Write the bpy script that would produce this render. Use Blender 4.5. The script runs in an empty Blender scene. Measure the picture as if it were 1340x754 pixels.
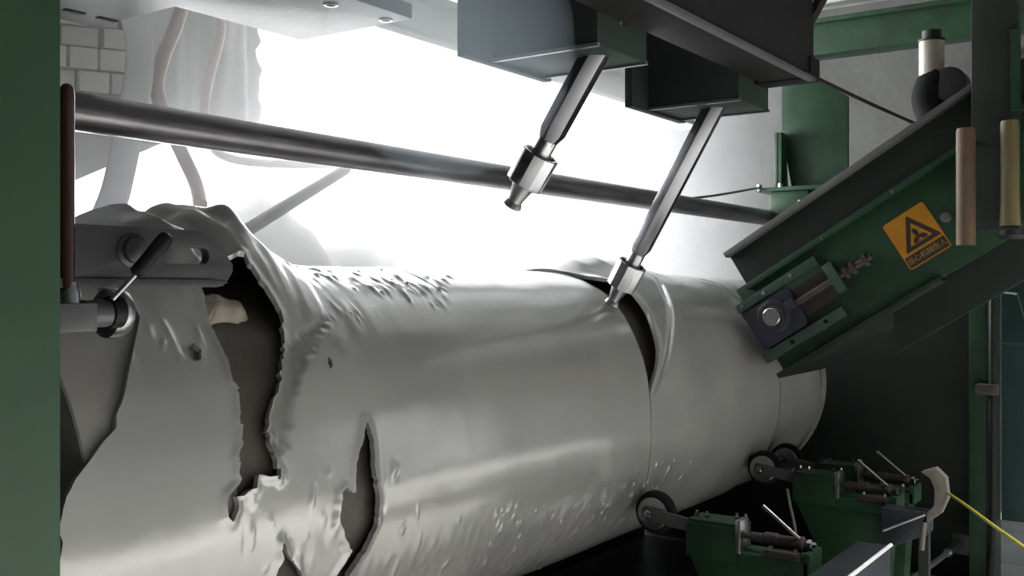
import bpy, math, random
import numpy as np
from mathutils import Vector, Matrix
from mathutils.geometry import tessellate_polygon
random.seed(7); rng = np.random.default_rng(7)
scene = bpy.context.scene
COL = scene.collection

# ------------------------------------------------------------------ camera, world, light, exposure
# world axes: X runs along the drum (away to the right), Y across the machine (away to the left), Z up
FPX = 1340.0; PHI = math.atan(930.0 / FPX); SN, CS = math.sin(PHI), math.cos(PHI); EYE = 1.6
cd = bpy.data.cameras.new('camera'); cam = bpy.data.objects.new('camera', cd); COL.objects.link(cam)
cd.sensor_width = 36.0; cd.lens = 36.0 * FPX / 1340.0; cd.clip_start = 0.02; cd.clip_end = 200
cam.location = (0, 0, EYE); cam.rotation_euler = (math.radians(90), 0, PHI - math.radians(90))
scene.camera = cam

world = bpy.data.worlds.new('world'); scene.world = world; world.use_nodes = True
bg = world.node_tree.nodes['Background']
bg.inputs['Color'].default_value = (0.90, 0.95, 1.0, 1); bg.inputs['Strength'].default_value = 2.0

def area(name, loc, rot, sx, sy, power, col=(1, 1, 1)):
    l = bpy.data.lights.new(name, 'AREA'); l.shape = 'RECTANGLE'; l.size = sx; l.size_y = sy; l.energy = power; l.color = col
    o = bpy.data.objects.new(name, l); COL.objects.link(o); o.location = loc; o.rotation_euler = rot
    return o
# daylight in the big opening of the rear wall
area('opening_daylight', (5.35, 5.62, 2.3), (math.radians(-90), 0, 0), 4.5, 3.2, 900, (0.95, 0.98, 1.0)).data.spread = math.radians(125)
# added unseen fill lights over the aisle in front of the machine: they light the floor, the floor lights the machine
for lx, pw in ((1.0, 185), (3.6, 175), (6.2, 115), (8.8, 115)):
    l = area('aisle_fill_light', (lx, -1.2, 4.6), (0, 0, 0), 1.4, 0.5, pw, (1.0, 0.99, 0.95)); l.data.spread = math.radians(76)

vs = scene.view_settings
vs.view_transform = 'Standard'; vs.look = 'None'; vs.gamma = 1; vs.exposure = 0.0; vs.use_curve_mapping = False
scene.cycles.max_bounces = 8; scene.cycles.volume_bounces = 1; scene.cycles.sample_clamp_indirect = 6

# ------------------------------------------------------------------ helpers
def ray(px, py):
    u = (px - 670.0) / FPX; v = (377.0 - py) / FPX
    return Vector((CS + u * SN, SN - u * CS, v))
def atX(px, py, x): r = ray(px, py); return r * (x / r.x) + Vector((0, 0, EYE))
def atY(px, py, y): r = ray(px, py); return r * (y / r.y) + Vector((0, 0, EYE))

def nodes(name):
    m = bpy.data.materials.new(name); m.use_nodes = True
    nt = m.node_tree; return m, nt, nt.nodes['Principled BSDF']
def mat(name, col, rough=0.5, metal=0.0, var=0.25, scale=8.0, bump=0.15, bscale=40.0, coat=0.0, dirt=None, dirt_amt=0.5, stretch=None, spec=0.5):
    """procedural paint / metal / concrete: base colour broken by noise, a dirt colour in patches, fine relief"""
    m, nt, b = nodes(name); N, L = nt.nodes, nt.links
    tc = N.new('ShaderNodeTexCoord'); mp = N.new('ShaderNodeMapping')
    L.new(tc.outputs['Object'], mp.inputs['Vector'])
    if stretch: mp.inputs['Scale'].default_value = stretch
    n1 = N.new('ShaderNodeTexNoise'); n1.inputs['Scale'].default_value = scale; n1.inputs['Detail'].default_value = 6
    L.new(mp.outputs['Vector'], n1.inputs['Vector'])
    r = N.new('ShaderNodeValToRGB'); c = Vector(col[:3])
    r.color_ramp.elements[0].position = 0.3; r.color_ramp.elements[1].position = 0.7
    r.color_ramp.elements[0].color = (*(c * (1 - var)), 1); r.color_ramp.elements[1].color = (*(c * (1 + var * 0.6)), 1)
    L.new(n1.outputs['Fac'], r.inputs['Fac']); out = r.outputs['Color']
    if dirt:
        n2 = N.new('ShaderNodeTexNoise'); n2.inputs['Scale'].default_value = scale * 0.35; n2.inputs['Detail'].default_value = 8
        L.new(mp.outputs['Vector'], n2.inputs['Vector'])
        r2 = N.new('ShaderNodeValToRGB'); r2.color_ramp.elements[0].position = 0.48; r2.color_ramp.elements[1].position = 0.72
        r2.color_ramp.elements[1].color = (dirt_amt,) * 3 + (1,)
        L.new(n2.outputs['Fac'], r2.inputs['Fac'])
        mx = N.new('ShaderNodeMix'); mx.data_type = 'RGBA'
        L.new(r2.outputs['Color'], mx.inputs['Factor']); L.new(out, mx.inputs['A']); mx.inputs['B'].default_value = (*dirt[:3], 1)
        out = mx.outputs['Result']
    L.new(out, b.inputs['Base Color'])
    b.inputs['Roughness'].default_value = rough; b.inputs['Metallic'].default_value = metal
    b.inputs['Coat Weight'].default_value = coat; b.inputs['Specular IOR Level'].default_value = spec
    if bump:
        n3 = N.new('ShaderNodeTexNoise'); n3.inputs['Scale'].default_value = bscale; n3.inputs['Detail'].default_value = 4
        L.new(mp.outputs['Vector'], n3.inputs['Vector'])
        bp = N.new('ShaderNodeBump'); bp.inputs['Strength'].default_value = bump; bp.inputs['Distance'].default_value = 0.01
        L.new(n3.outputs['Fac'], bp.inputs['Height']); L.new(bp.outputs['Normal'], b.inputs['Normal'])
    return m

M = {}
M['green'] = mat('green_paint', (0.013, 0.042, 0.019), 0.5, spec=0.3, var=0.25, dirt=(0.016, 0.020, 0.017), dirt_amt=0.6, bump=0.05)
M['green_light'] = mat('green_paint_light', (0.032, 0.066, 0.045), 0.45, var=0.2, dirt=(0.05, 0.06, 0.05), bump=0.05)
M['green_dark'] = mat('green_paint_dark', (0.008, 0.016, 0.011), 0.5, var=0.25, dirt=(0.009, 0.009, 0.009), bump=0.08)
M['post_green'] = mat('post_paint', (0.012, 0.054, 0.018), 0.5, var=0.15, dirt=(0.010, 0.036, 0.015), bump=0.03)
M['teal'] = mat('teal_panel', (0.014, 0.040, 0.040), 0.35, var=0.25, bump=0.03)
M['dark'] = mat('dark_steel', (0.009, 0.008, 0.009), 0.6, var=0.3, bump=0.1, spec=0.2)
M['housing'] = mat('housing_steel', (0.016, 0.021, 0.020), 0.55, spec=0.3, var=0.35, dirt=(0.02, 0.05, 0.03), bump=0.05, scale=3)
M['black'] = mat('black_rubber', (0.008, 0.008, 0.009), 0.55, var=0.2, bump=0.05, spec=0.25)
M['steel'] = mat('brushed_steel', (0.42, 0.42, 0.43), 0.3, 1.0, var=0.2, bump=0.05)
M['chrome'] = mat('polished_steel', (0.40, 0.40, 0.42), 0.2, 1.0, var=0.1, bump=0.02)
M['shaft'] = mat('wet_shaft_steel', (0.20, 0.19, 0.20), 0.32, 0.85, var=0.35, bump=0.08, scale=14, stretch=(0.25, 2, 2))
M['plate'] = mat('grey_plate', (0.115, 0.115, 0.115), 0.45, 0.1, var=0.25, scale=6, dirt=(0.10, 0.10, 0.10), bump=0.08)
M['bracket'] = mat('bracket_steel', (0.05, 0.05, 0.056), 0.42, 0.3, var=0.2, scale=10, bump=0.04)
M['grey'] = mat('grey_bar', (0.085, 0.085, 0.09), 0.4, 0.2, var=0.2, bump=0.04)
M['purple'] = mat('bearing_blue', (0.022, 0.024, 0.042), 0.5, var=0.35, dirt=(0.02, 0.02, 0.02), bump=0.1)
M['screw'] = mat('rusty_screw', (0.045, 0.035, 0.035), 0.6, 0.2, var=0.3, bump=0.2)
M['red'] = mat('dark_red_grip', (0.035, 0.010, 0.008), 0.3, var=0.2, bump=0.02, coat=0.3)
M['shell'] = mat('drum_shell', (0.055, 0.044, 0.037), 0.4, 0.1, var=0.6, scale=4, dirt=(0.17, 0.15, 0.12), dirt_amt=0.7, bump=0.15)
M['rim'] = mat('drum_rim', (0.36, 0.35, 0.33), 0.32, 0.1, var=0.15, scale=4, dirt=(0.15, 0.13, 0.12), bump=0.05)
M['cardboard'] = mat('cardboard', (0.10, 0.064, 0.034), 0.7, var=0.2, scale=6, bump=0.08, stretch=(3, 3, 0.7))
M['bamboo'] = mat('yellow_tube', (0.105, 0.082, 0.030), 0.6, var=0.25, scale=6, bump=0.08, stretch=(3, 3, 0.7))
M['paper_pipe'] = mat('pale_pipe', (0.22, 0.19, 0.155), 0.3, var=0.25, bump=0.05)
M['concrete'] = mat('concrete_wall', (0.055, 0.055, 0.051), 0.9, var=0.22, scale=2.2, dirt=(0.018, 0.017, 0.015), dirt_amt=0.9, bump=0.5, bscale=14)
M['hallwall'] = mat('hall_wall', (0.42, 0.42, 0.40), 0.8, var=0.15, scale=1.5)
M['tread'] = mat('darkener_steel', (0.05, 0.055, 0.055), 0.4, 0.3, var=0.3, scale=4, bump=0.2)
M['rail'] = mat('rail_steel', (0.028, 0.034, 0.042), 0.35, 0.3, var=0.2)
M['rubber'] = mat('matt_rubber', (0.006, 0.006, 0.006), 0.85, var=0.2, spec=0.08)
M['bright'] = mat('edge_glint', (0.75, 0.76, 0.78), 0.4, 0.3, var=0.05, bump=0)  # pale tone painted in as the highlight along the rail edge
M['rod_steel'] = mat('rod_steel', (0.20, 0.20, 0.215), 0.22, 1.0, var=0.15, bump=0.02)
M['ceil'] = mat('ceiling_paint', (0.28, 0.28, 0.27), 0.9, var=0.2, scale=2)
M['floor'] = mat('wet_floor', (0.035, 0.035, 0.035), 0.35, var=0.4, scale=2, dirt=(0.06, 0.055, 0.05), bump=0.2)
M['hallfloor'] = mat('hall_floor', (0.60, 0.60, 0.585), 0.5, var=0.2, scale=1.5, dirt=(0.2, 0.2, 0.19), bump=0.1)
M['strap'] = mat('white_strap', (0.85, 0.86, 0.88), 0.5, var=0.06, bump=0.05)
M['pink'] = mat('pinkish_hose', (0.55, 0.45, 0.41), 0.45, var=0.15, bump=0.05)
M['pipe_grey'] = mat('grey_pipe', (0.32, 0.31, 0.30), 0.5, var=0.2, bump=0.05)
M['curtain'] = mat('grey_curtain', (0.40, 0.40, 0.39), 0.6, var=0.2, scale=3, dirt=(0.28, 0.27, 0.26), bump=0.3, bscale=6)
M['duct'] = mat('duct_skin', (0.48, 0.47, 0.46), 0.5, var=0.2, scale=4, bump=0.1)
M['clad'] = mat('duct_cladding', (0.62, 0.61, 0.59), 0.5, var=0.15, scale=5, dirt=(0.5, 0.48, 0.46), bump=0.15)
M['beam'] = mat('pale_beam', (0.42, 0.44, 0.42), 0.5, var=0.2, scale=3, dirt=(0.28, 0.31, 0.28), bump=0.1)
M['rope'] = mat('yellow_rope', (0.26, 0.23, 0.02), 0.6, var=0.15, bump=0.2)
M['cloth'] = mat('pale_cloth', (0.13, 0.12, 0.105), 0.85, var=0.15, bump=0.3)
M['heap'] = mat('fibre_waste', (0.50, 0.50, 0.49), 0.6, var=0.15, bump=0.4, bscale=12)
M['sign_y'] = mat('sign_yellow', (0.34, 0.145, 0.008), 0.4, var=0.12, bump=0)
M['sign_k'] = mat('sign_black', (0.022, 0.014, 0.010), 0.45, var=0.1, bump=0)
M['sign_t'] = mat('sign_lettering', (0.30, 0.19, 0.05), 0.5, var=0.1, bump=0)
M['white'] = mat('white_frame', (0.7, 0.72, 0.72), 0.5, var=0.1, bump=0)

def glow_through(name, amt):
    m_ = M[name]; nt_ = m_.node_tree; b_ = nt_.nodes['Principled BSDF']; o_ = nt_.nodes['Material Output']
    t_ = nt_.nodes.new('ShaderNodeBsdfTranslucent'); t_.inputs['Color'].default_value = (0.85, 0.86, 0.87, 1)
    x_ = nt_.nodes.new('ShaderNodeMixShader'); x_.inputs['Fac'].default_value = amt
    nt_.links.new(b_.outputs[0], x_.inputs[1]); nt_.links.new(t_.outputs[0], x_.inputs[2]); nt_.links.new(x_.outputs[0], o_.inputs['Surface'])
glow_through('strap', 0.3); glow_through('curtain', 0.08)

# wet sheet: glossy pale grey pulp with a stain attribute for thin, soaked spots
def sheet_mat():
    m, nt, b = nodes('wet_pulp_sheet'); N, L = nt.nodes, nt.links
    tc = N.new('ShaderNodeTexCoord')
    n1 = N.new('ShaderNodeTexNoise'); n1.inputs['Scale'].default_value = 3; n1.inputs['Detail'].default_value = 7
    L.new(tc.outputs['Object'], n1.inputs['Vector'])
    r = N.new('ShaderNodeValToRGB'); r.color_ramp.elements[0].position = 0.3; r.color_ramp.elements[1].position = 0.7
    r.color_ramp.elements[0].color = (0.34, 0.337, 0.325, 1); r.color_ramp.elements[1].color = (0.43, 0.425, 0.41, 1)
    L.new(n1.outputs['Fac'], r.inputs['Fac'])
    at = N.new('ShaderNodeAttribute'); at.attribute_name = 'stain'
    mx = N.new('ShaderNodeMix'); mx.data_type = 'RGBA'; mx.inputs['B'].default_value = (0.10, 0.095, 0.085, 1)
    L.new(at.outputs['Fac'], mx.inputs['Factor']); L.new(r.outputs['Color'], mx.inputs['A'])
    L.new(mx.outputs['Result'], b.inputs['Base Color'])
    b.inputs['Roughness'].default_value = 0.33; b.inputs['Specular IOR Level'].default_value = 0.5
    b.inputs['Coat Weight'].default_value = 1.0; b.inputs['Coat Roughness'].default_value = 0.18; b.inputs['Coat IOR'].default_value = 2.0
    n3 = N.new('ShaderNodeTexNoise'); n3.inputs['Scale'].default_value = 38; n3.inputs['Detail'].default_value = 5
    L.new(tc.outputs['Object'], n3.inputs['Vector'])
    bp = N.new('ShaderNodeBump'); bp.inputs['Strength'].default_value = 0.05; bp.inputs['Distance'].default_value = 0.01
    L.new(n3.outputs['Fac'], bp.inputs['Height']); L.new(bp.outputs['Normal'], b.inputs['Normal'])
    return m
M['sheet'] = sheet_mat()

def tag(o, label=None, cat=None, group=None, kind=None):
    if label: o['label'] = label
    if cat: o['category'] = cat
    if group: o['group'] = group
    if kind: o['kind'] = kind
    return o
def thing(name, label, cat, loc=(0, 0, 0), group=None):
    o = bpy.data.objects.new(name, None); o.empty_display_size = 0.05; COL.objects.link(o); o.location = loc
    return tag(o, label, cat, group)
def origin(p):
    w = Vector((0, 0, 0))
    while p is not None: w += p.location; p = p.parent
    return w

class MB:
    """collects shapes given in world coordinates; build() links them as one mesh object"""
    def __init__(s): s.v = []; s.f = []
    def add(s, vs_, fs_):
        k = len(s.v); s.v += [tuple(v) for v in vs_]; s.f += [tuple(i + k for i in f) for f in fs_]; return s
    def box(s, a, b):
        x0, y0, z0 = [min(p, q) for p, q in zip(a, b)]; x1, y1, z1 = [max(p, q) for p, q in zip(a, b)]
        return s.add([(x0, y0, z0), (x1, y0, z0), (x1, y1, z0), (x0, y1, z0), (x0, y0, z1), (x1, y0, z1), (x1, y1, z1), (x0, y1, z1)],
                     [(0, 3, 2, 1), (4, 5, 6, 7), (0, 1, 5, 4), (1, 2, 6, 5), (2, 3, 7, 6), (3, 0, 4, 7)])
    def lathe(s, p, axis, prof, n=24, cap=True, ref=None):
        """prof: list of (distance along axis, radius) from p"""
        a = Vector(axis).normalized(); p = Vector(p)
        u = (Vector(ref) if ref else (Vector((0, 0, 1)) if abs(a.z) < 0.9 else Vector((1, 0, 0)))); u = (u - a * u.dot(a)).normalized(); w = a.cross(u)
        vs_ = []; fs_ = []
        for d, r in prof:
            for i in range(n):
                t = 2 * math.pi * i / n; vs_.append(p + a * d + (u * math.cos(t) + w * math.sin(t)) * r)
        for j in range(len(prof) - 1):
            for i in range(n):
                k = (i + 1) % n; fs_.append((j * n + i, j * n + k, (j + 1) * n + k, (j + 1) * n + i))
        if cap:
            fs_.append(tuple(range(n))[::-1]); fs_.append(tuple(range((len(prof) - 1) * n, len(prof) * n)))
        return s.add(vs_, fs_)
    def rod(s, a, b, r, n=16, r2=None):
        a, b = Vector(a), Vector(b); return s.lathe(a, b - a, [(0, r), ((b - a).length, r if r2 is None else r2)], n)
    def tube(s, pts, r, n=12, sub=6, flat=None):
        """smooth tube (or, with flat=(half width, half thickness, width direction), a ribbon) through pts"""
        P = [Vector(p) for p in pts]; Q = []
        for i in range(len(P) - 1):
            p0 = P[max(i - 1, 0)]; p1 = P[i]; p2 = P[i + 1]; p3 = P[min(i + 2, len(P) - 1)]
            for k in range(sub):
                t = k / sub
                Q.append(0.5 * ((2 * p1) + (p2 - p0) * t + (2 * p0 - 5 * p1 + 4 * p2 - p3) * t * t + (3 * p1 - p0 - 3 * p2 + p3) * t ** 3))
        Q.append(P[-1]); vs_ = []; fs_ = []; u = None
        for i, q in enumerate(Q):
            d = (Q[min(i + 1, len(Q) - 1)] - Q[max(i - 1, 0)]).normalized()
            if flat: u = Vector(flat[2])
            elif u is None: u = Vector((0, 0, 1)) if abs(d.z) < 0.9 else Vector((1, 0, 0))
            u = (u - d * u.dot(d)).normalized(); w = d.cross(u)
            for k in range(n):
                t = 2 * math.pi * k / n
                c, e = math.cos(t), math.sin(t)
                if flat:
                    c = math.copysign(abs(c) ** 0.3, c) * flat[0]; e = math.copysign(abs(e) ** 0.6, e) * flat[1]
                    vs_.append(q + u * c + w * e)
                else: vs_.append(q + (u * c + w * e) * r)
        m = len(Q)
        for j in range(m - 1):
            for i in range(n):
                k = (i + 1) % n; fs_.append((j * n + i, j * n + k, (j + 1) * n + k, (j + 1) * n + i))
        fs_.append(tuple(range(n))[::-1]); fs_.append(tuple(range((m - 1) * n, m * n)))
        return s.add(vs_, fs_)
    def prism(s, outer, o, ex, ey, depth, holes=()):
        """flat outline (list of 2-D points) in the plane (o, ex, ey), extruded by the vector depth; holes allowed"""
        o, ex, ey, depth = Vector(o), Vector(ex), Vector(ey), Vector(depth)
        loops = [list(outer)] + [list(h) for h in holes]
        flat = [p for l in loops for p in l]; n = len(flat)
        tris = tessellate_polygon([[Vector((p[0], p[1], 0)) for p in l] for l in loops])
        vs_ = [o + ex * p[0] + ey * p[1] for p in flat]; vs_ += [v + depth for v in vs_]
        if len(loops) == 1:
            fs_ = [tuple(range(n)), tuple(range(2 * n - 1, n - 1, -1))]
        else:
            fs_ = [tuple(t) for t in tris] + [tuple(i + n for i in reversed(t)) for t in tris]
        k = 0
        for l in loops:
            for i in range(len(l)):
                a, b = k + i, k + (i + 1) % len(l); fs_.append((a, b, b + n, a + n))
            k += len(l)
        return s.add(vs_, fs_)
    def build(s, name, m, parent=None, bevel=0.0, smooth=35, label=None):
        w = origin(parent)
        me = bpy.data.meshes.new(name); me.from_pydata([Vector(v) - w for v in s.v], [], s.f); me.validate()
        import bmesh
        bm = bmesh.new(); bm.from_mesh(me); bmesh.ops.recalc_face_normals(bm, faces=bm.faces)
        if bevel:
            ed = [e for e in bm.edges if len(e.link_faces) == 2 and e.calc_face_angle(0) > 0.6]
            bmesh.ops.bevel(bm, geom=ed, offset=bevel, segments=2, profile=0.6, affect='EDGES', clamp_overlap=True)
        bm.to_mesh(me); bm.free()
        me.materials.append(M[m])
        if smooth:
            me.polygons.foreach_set('use_smooth', [True] * len(me.polygons)); me.set_sharp_from_angle(angle=math.radians(smooth))
        o = bpy.data.objects.new(name, me); COL.objects.link(o)
        if parent: o.parent = parent
        if label: o['label'] = label
        return o
def rect(x0, x1, y0, y1, r=0.0, n=5):
    if r <= 0: return [(x0, y0), (x1, y0), (x1, y1), (x0, y1)]
    P = []
    for cx, cy, a in ((x1 - r, y0 + r, -90), (x1 - r, y1 - r, 0), (x0 + r, y1 - r, 90), (x0 + r, y0 + r, 180)):
        for k in range(n + 1):
            t = math.radians(a + 90 * k / n); P.append((cx + r * math.cos(t), cy + r * math.sin(t)))
    return P
def struct(name, mb, m, label, cat, bevel=0.0):
    return tag(mb.build(name, m, bevel=bevel), label, cat, kind='structure')
EX, EY, EZ = (1, 0, 0), (0, 1, 0), (0, 0, 1)

# ------------------------------------------------------------------ the hall
YB, XE = 5.5, 8.0
struct('floor', MB().box((-2, 1.45, -0.2), (XE, YB, 0)), 'floor', 'dark wet floor under the machine', 'floor')
struct('floor_aisle', MB().box((-6, -8, -0.2), (12, 1.45, 0.0)), 'hallfloor', 'pale concrete aisle floor in front of the machine', 'floor')
struct('wall_front', MB().box((-6, -8.2, 0), (12, -8, 6.4)), 'hallwall', 'grey wall across the aisle', 'wall')
struct('wall_near', MB().box((-6.2, -8.2, 0), (-6, YB, 6.4)), 'hallwall', 'grey wall behind the camera end of the aisle', 'wall')
wf = MB().prism([(-8, 0), (-3.5, 0), (0.3, 0), (0.3, 6.4), (-8, 6.4)], (12, 0, 0), EY, EZ, (0.2, 0, 0), holes=[[(-7.2, 0.05), (-5.2, 0.05), (-5.2, 5.6), (-7.2, 5.6)], [(-3.4, 0.05), (-2.9, 0.05), (-2.9, 4.0), (-3.4, 4.0)]])
struct('wall_far', wf, 'hallwall', 'grey far wall of the aisle with a tall doorway', 'wall')
struct('blocker', MB().box((9.0, -3.4, 0), (9.9, -2.0, 6.4)), 'dark', 'dark square pillar added out of view to darken the drum reflection', 'blocker')  # unseen tower added to darken a patch of the drum's reflection
struct('wall_step', MB().box((XE + .2, 0.3, 0), (12, 0.5, 6.4)), 'hallwall', 'grey return wall beyond the end wall', 'wall')
struct('ceiling_aisle', MB().box((-6.2, -8.2, 6.4), (12.2, 0.5, 6.6)), 'ceil', 'dark roof over the aisle', 'ceiling')
struct('wall_header', MB().box((-6.2, 0.1, 4.2), (XE + .2, 0.3, 6.4)), 'hallwall', 'grey header wall between machine bay and aisle roof', 'wall')
wb = MB().prism([(-2, 0), (XE, 0), (XE, 4.2), (-2, 4.2)], (0, YB, 0), EX, EZ, (0, 0.2, 0), holes=[[(3.1, 0.7), (7.6, 0.7), (7.6, 3.9), (3.1, 3.9)]])
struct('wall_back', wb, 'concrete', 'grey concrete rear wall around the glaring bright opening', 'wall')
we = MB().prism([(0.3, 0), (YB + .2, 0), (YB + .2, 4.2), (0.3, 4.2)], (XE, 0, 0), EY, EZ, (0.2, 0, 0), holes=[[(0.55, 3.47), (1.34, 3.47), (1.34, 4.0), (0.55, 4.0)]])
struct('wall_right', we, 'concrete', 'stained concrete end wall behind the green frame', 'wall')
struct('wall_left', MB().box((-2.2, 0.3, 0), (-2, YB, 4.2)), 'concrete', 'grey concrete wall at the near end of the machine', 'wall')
struct('ceiling', MB().box((-6, 0.3, 4.2), (XE + .2, YB + .2, 4.4)), 'ceil', 'dark grey ceiling over the machine hall', 'ceiling')

# steam behind and above the drum
m, nt, b = nodes('steam'); N, L = nt.nodes, nt.links
N.remove(b); pv = N.new('ShaderNodeVolumeScatter'); pv.inputs['Color'].default_value = (0.97, 0.985, 1, 1)
pv.inputs['Density'].default_value = 0.13; pv.inputs['Anisotropy'].default_value = 0.35
pv.inputs['Density'].default_value = 0.36
L.new(pv.outputs['Volume'], N['Material Output'].inputs['Volume']); M['steam'] = m
st = MB().box((1.3, 2.52, 1.5), (5.2, YB - 0.1, 3.9)).build('steam', 'steam', smooth=0)
m, nt, b = nodes('thin_steam'); N, L = nt.nodes, nt.links
N.remove(b); pv = N.new('ShaderNodeVolumeScatter'); pv.inputs['Color'].default_value = (0.97, 0.985, 1, 1)
pv.inputs['Density'].default_value = 0.12; pv.inputs['Anisotropy'].default_value = 0.35
L.new(pv.outputs['Volume'], N['Material Output'].inputs['Volume']); M['thin_steam'] = m
st2 = MB().box((5.2, 2.8, 1.5), (XE - .05, YB - 0.1, 3.9)).build('steam', 'thin_steam', smooth=0)
tag(st2, 'thin steam in front of the end wall', 'steam', kind='stuff')
m, nt, b = nodes('glare_haze'); N, L = nt.nodes, nt.links  # bluish haze volume added to stand in for lens glare
N.remove(b); pv = N.new('ShaderNodeVolumeScatter'); pv.inputs['Color'].default_value = (0.72, 0.88, 1, 1)
pv.inputs['Density'].default_value = 0.5; pv.inputs['Anisotropy'].default_value = 0.6
L.new(pv.outputs['Volume'], N['Material Output'].inputs['Volume']); M['wisp'] = m
wv = MB().lathe((1.68, 1.32, 2.11), (0, 0, 1), [(-0.28 * math.cos(math.pi * k / 14), 0.01 + 0.25 * math.sin(math.pi * k / 14)) for k in range(15)], 28).build('glare_haze', 'wisp', smooth=0)
tag(wv, 'thin bluish wisp of added haze for the glare over the first ram housing', 'steam', kind='stuff')
tag(st, 'bright white steam hanging behind and above the drum', 'steam', kind='stuff')

# ------------------------------------------------------------------ drum with torn wet sheets
YC, ZC, RD = 2.40, 1.07, 0.60
def drum_uv(px, py, R=RD):
    r = ray(px, py); d = np.array([r.y, r.z]); c = np.array([YC, ZC - EYE])
    A = d @ d; B = -2 * d @ c; D = B * B - 4 * A * (c @ c - R * R)
    t = (-B - math.sqrt(max(D, 0))) / 2 / A; q = d * t
    return r.x * t, math.degrees(math.atan2(-(q[0] - YC), q[1] - (ZC - EYE)))
drum = thing('drum', 'long steel forming drum showing through the torn wet sheet', 'drum', (3.2, YC, ZC))
AX = (1, 0, 0)
MB().lathe((1.52, YC, ZC), AX, [(0, 0.578), (4.11, 0.578)], 128).build('shell', 'shell', drum)
MB().lathe((1.18, YC, ZC), AX, [(0.02, 0.10), (0.02, 0.50), (0, 0.50), (0, 0.578), (0.004, 0.582), (0.36, 0.582)], 128).build('rim', 'rim', drum, label='plain grey rim left of the sheet edge')
MB().lathe((5.62, YC, ZC), AX, [(0, 0.582), (0.08, 0.582), (0.08, 0.5)], 96).build('rim', 'rim', drum)
MB().rod((0.70, YC, ZC), (5.95, YC, ZC), 0.09, 32).build('axle', 'steel', drum)

def vnoise(x, y, seed):
    """smooth 2-D value noise, -1..1"""
    g = np.random.default_rng(seed).uniform(-1, 1, (256, 256))
    xi = np.floor(x).astype(int); yi = np.floor(y).astype(int); fx = x - xi; fy = y - yi
    fx = fx * fx * (3 - 2 * fx); fy = fy * fy * (3 - 2 * fy)
    a = g[xi % 256, yi % 256]; b_ = g[(xi + 1) % 256, yi % 256]; c = g[xi % 256, (yi + 1) % 256]; d = g[(xi + 1) % 256, (yi + 1) % 256]
    return (a * (1 - fx) + b_ * fx) * (1 - fy) + (c * (1 - fx) + d * fx) * fy
def sstep(a, b_, x): t = np.clip((x - a) / (b_ - a), 0, 1); return t * t * (3 - 2 * t)
def jag(poly, amp, step=0.012, seed=1):
    """resample an outline finely and roughen it (torn pulp edge); coordinates in metres on the unrolled drum"""
    g = np.random.default_rng(seed); out = []
    for i in range(len(poly)):
        a = np.array(poly[i]); b_ = np.array(poly[(i + 1) % len(poly)]); n = max(1, int(np.linalg.norm(b_ - a) / step))
        for k in range(n): out.append(a + (b_ - a) * k / n + g.normal(0, amp, 2) * (k > 0))
    return np.array(out)
def px_poly(pts, amp=0.002, seed=1):
    q = [drum_uv(*p) for p in pts]
    return jag([(x, math.radians(t) * RD) for x, t in q], amp, seed=seed)
def inside(P, poly):
    x, y = P[:, 0], P[:, 1]; r = np.zeros(len(P), bool); n = len(poly)
    for i in range(n):
        x0, y0 = poly[i]; x1, y1 = poly[(i + 1) % n]
        if y0 == y1: continue
        c = ((y0 > y) != (y1 > y)) & (x < (x1 - x0) * (y - y0) / (y1 - y0) + x0); r ^= c
    return r
def nearest(P, poly):
    best = np.full(len(P), 1e9); Q = P.copy(); n = len(poly)
    for i in range(n):
        a = poly[i]; d = poly[(i + 1) % n] - a; l2 = d @ d
        if l2 < 1e-12: continue
        t = np.clip(((P - a) @ d) / l2, 0, 1); c = a + t[:, None] * d; e = ((P - c) ** 2).sum(1)
        m_ = e < best; best[m_] = e[m_]; Q[m_] = c[m_]
    return np.sqrt(best), Q
TH = np.concatenate([np.linspace(-42, 150, 440), np.linspace(150, 318, 70)[1:-1]])
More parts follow.
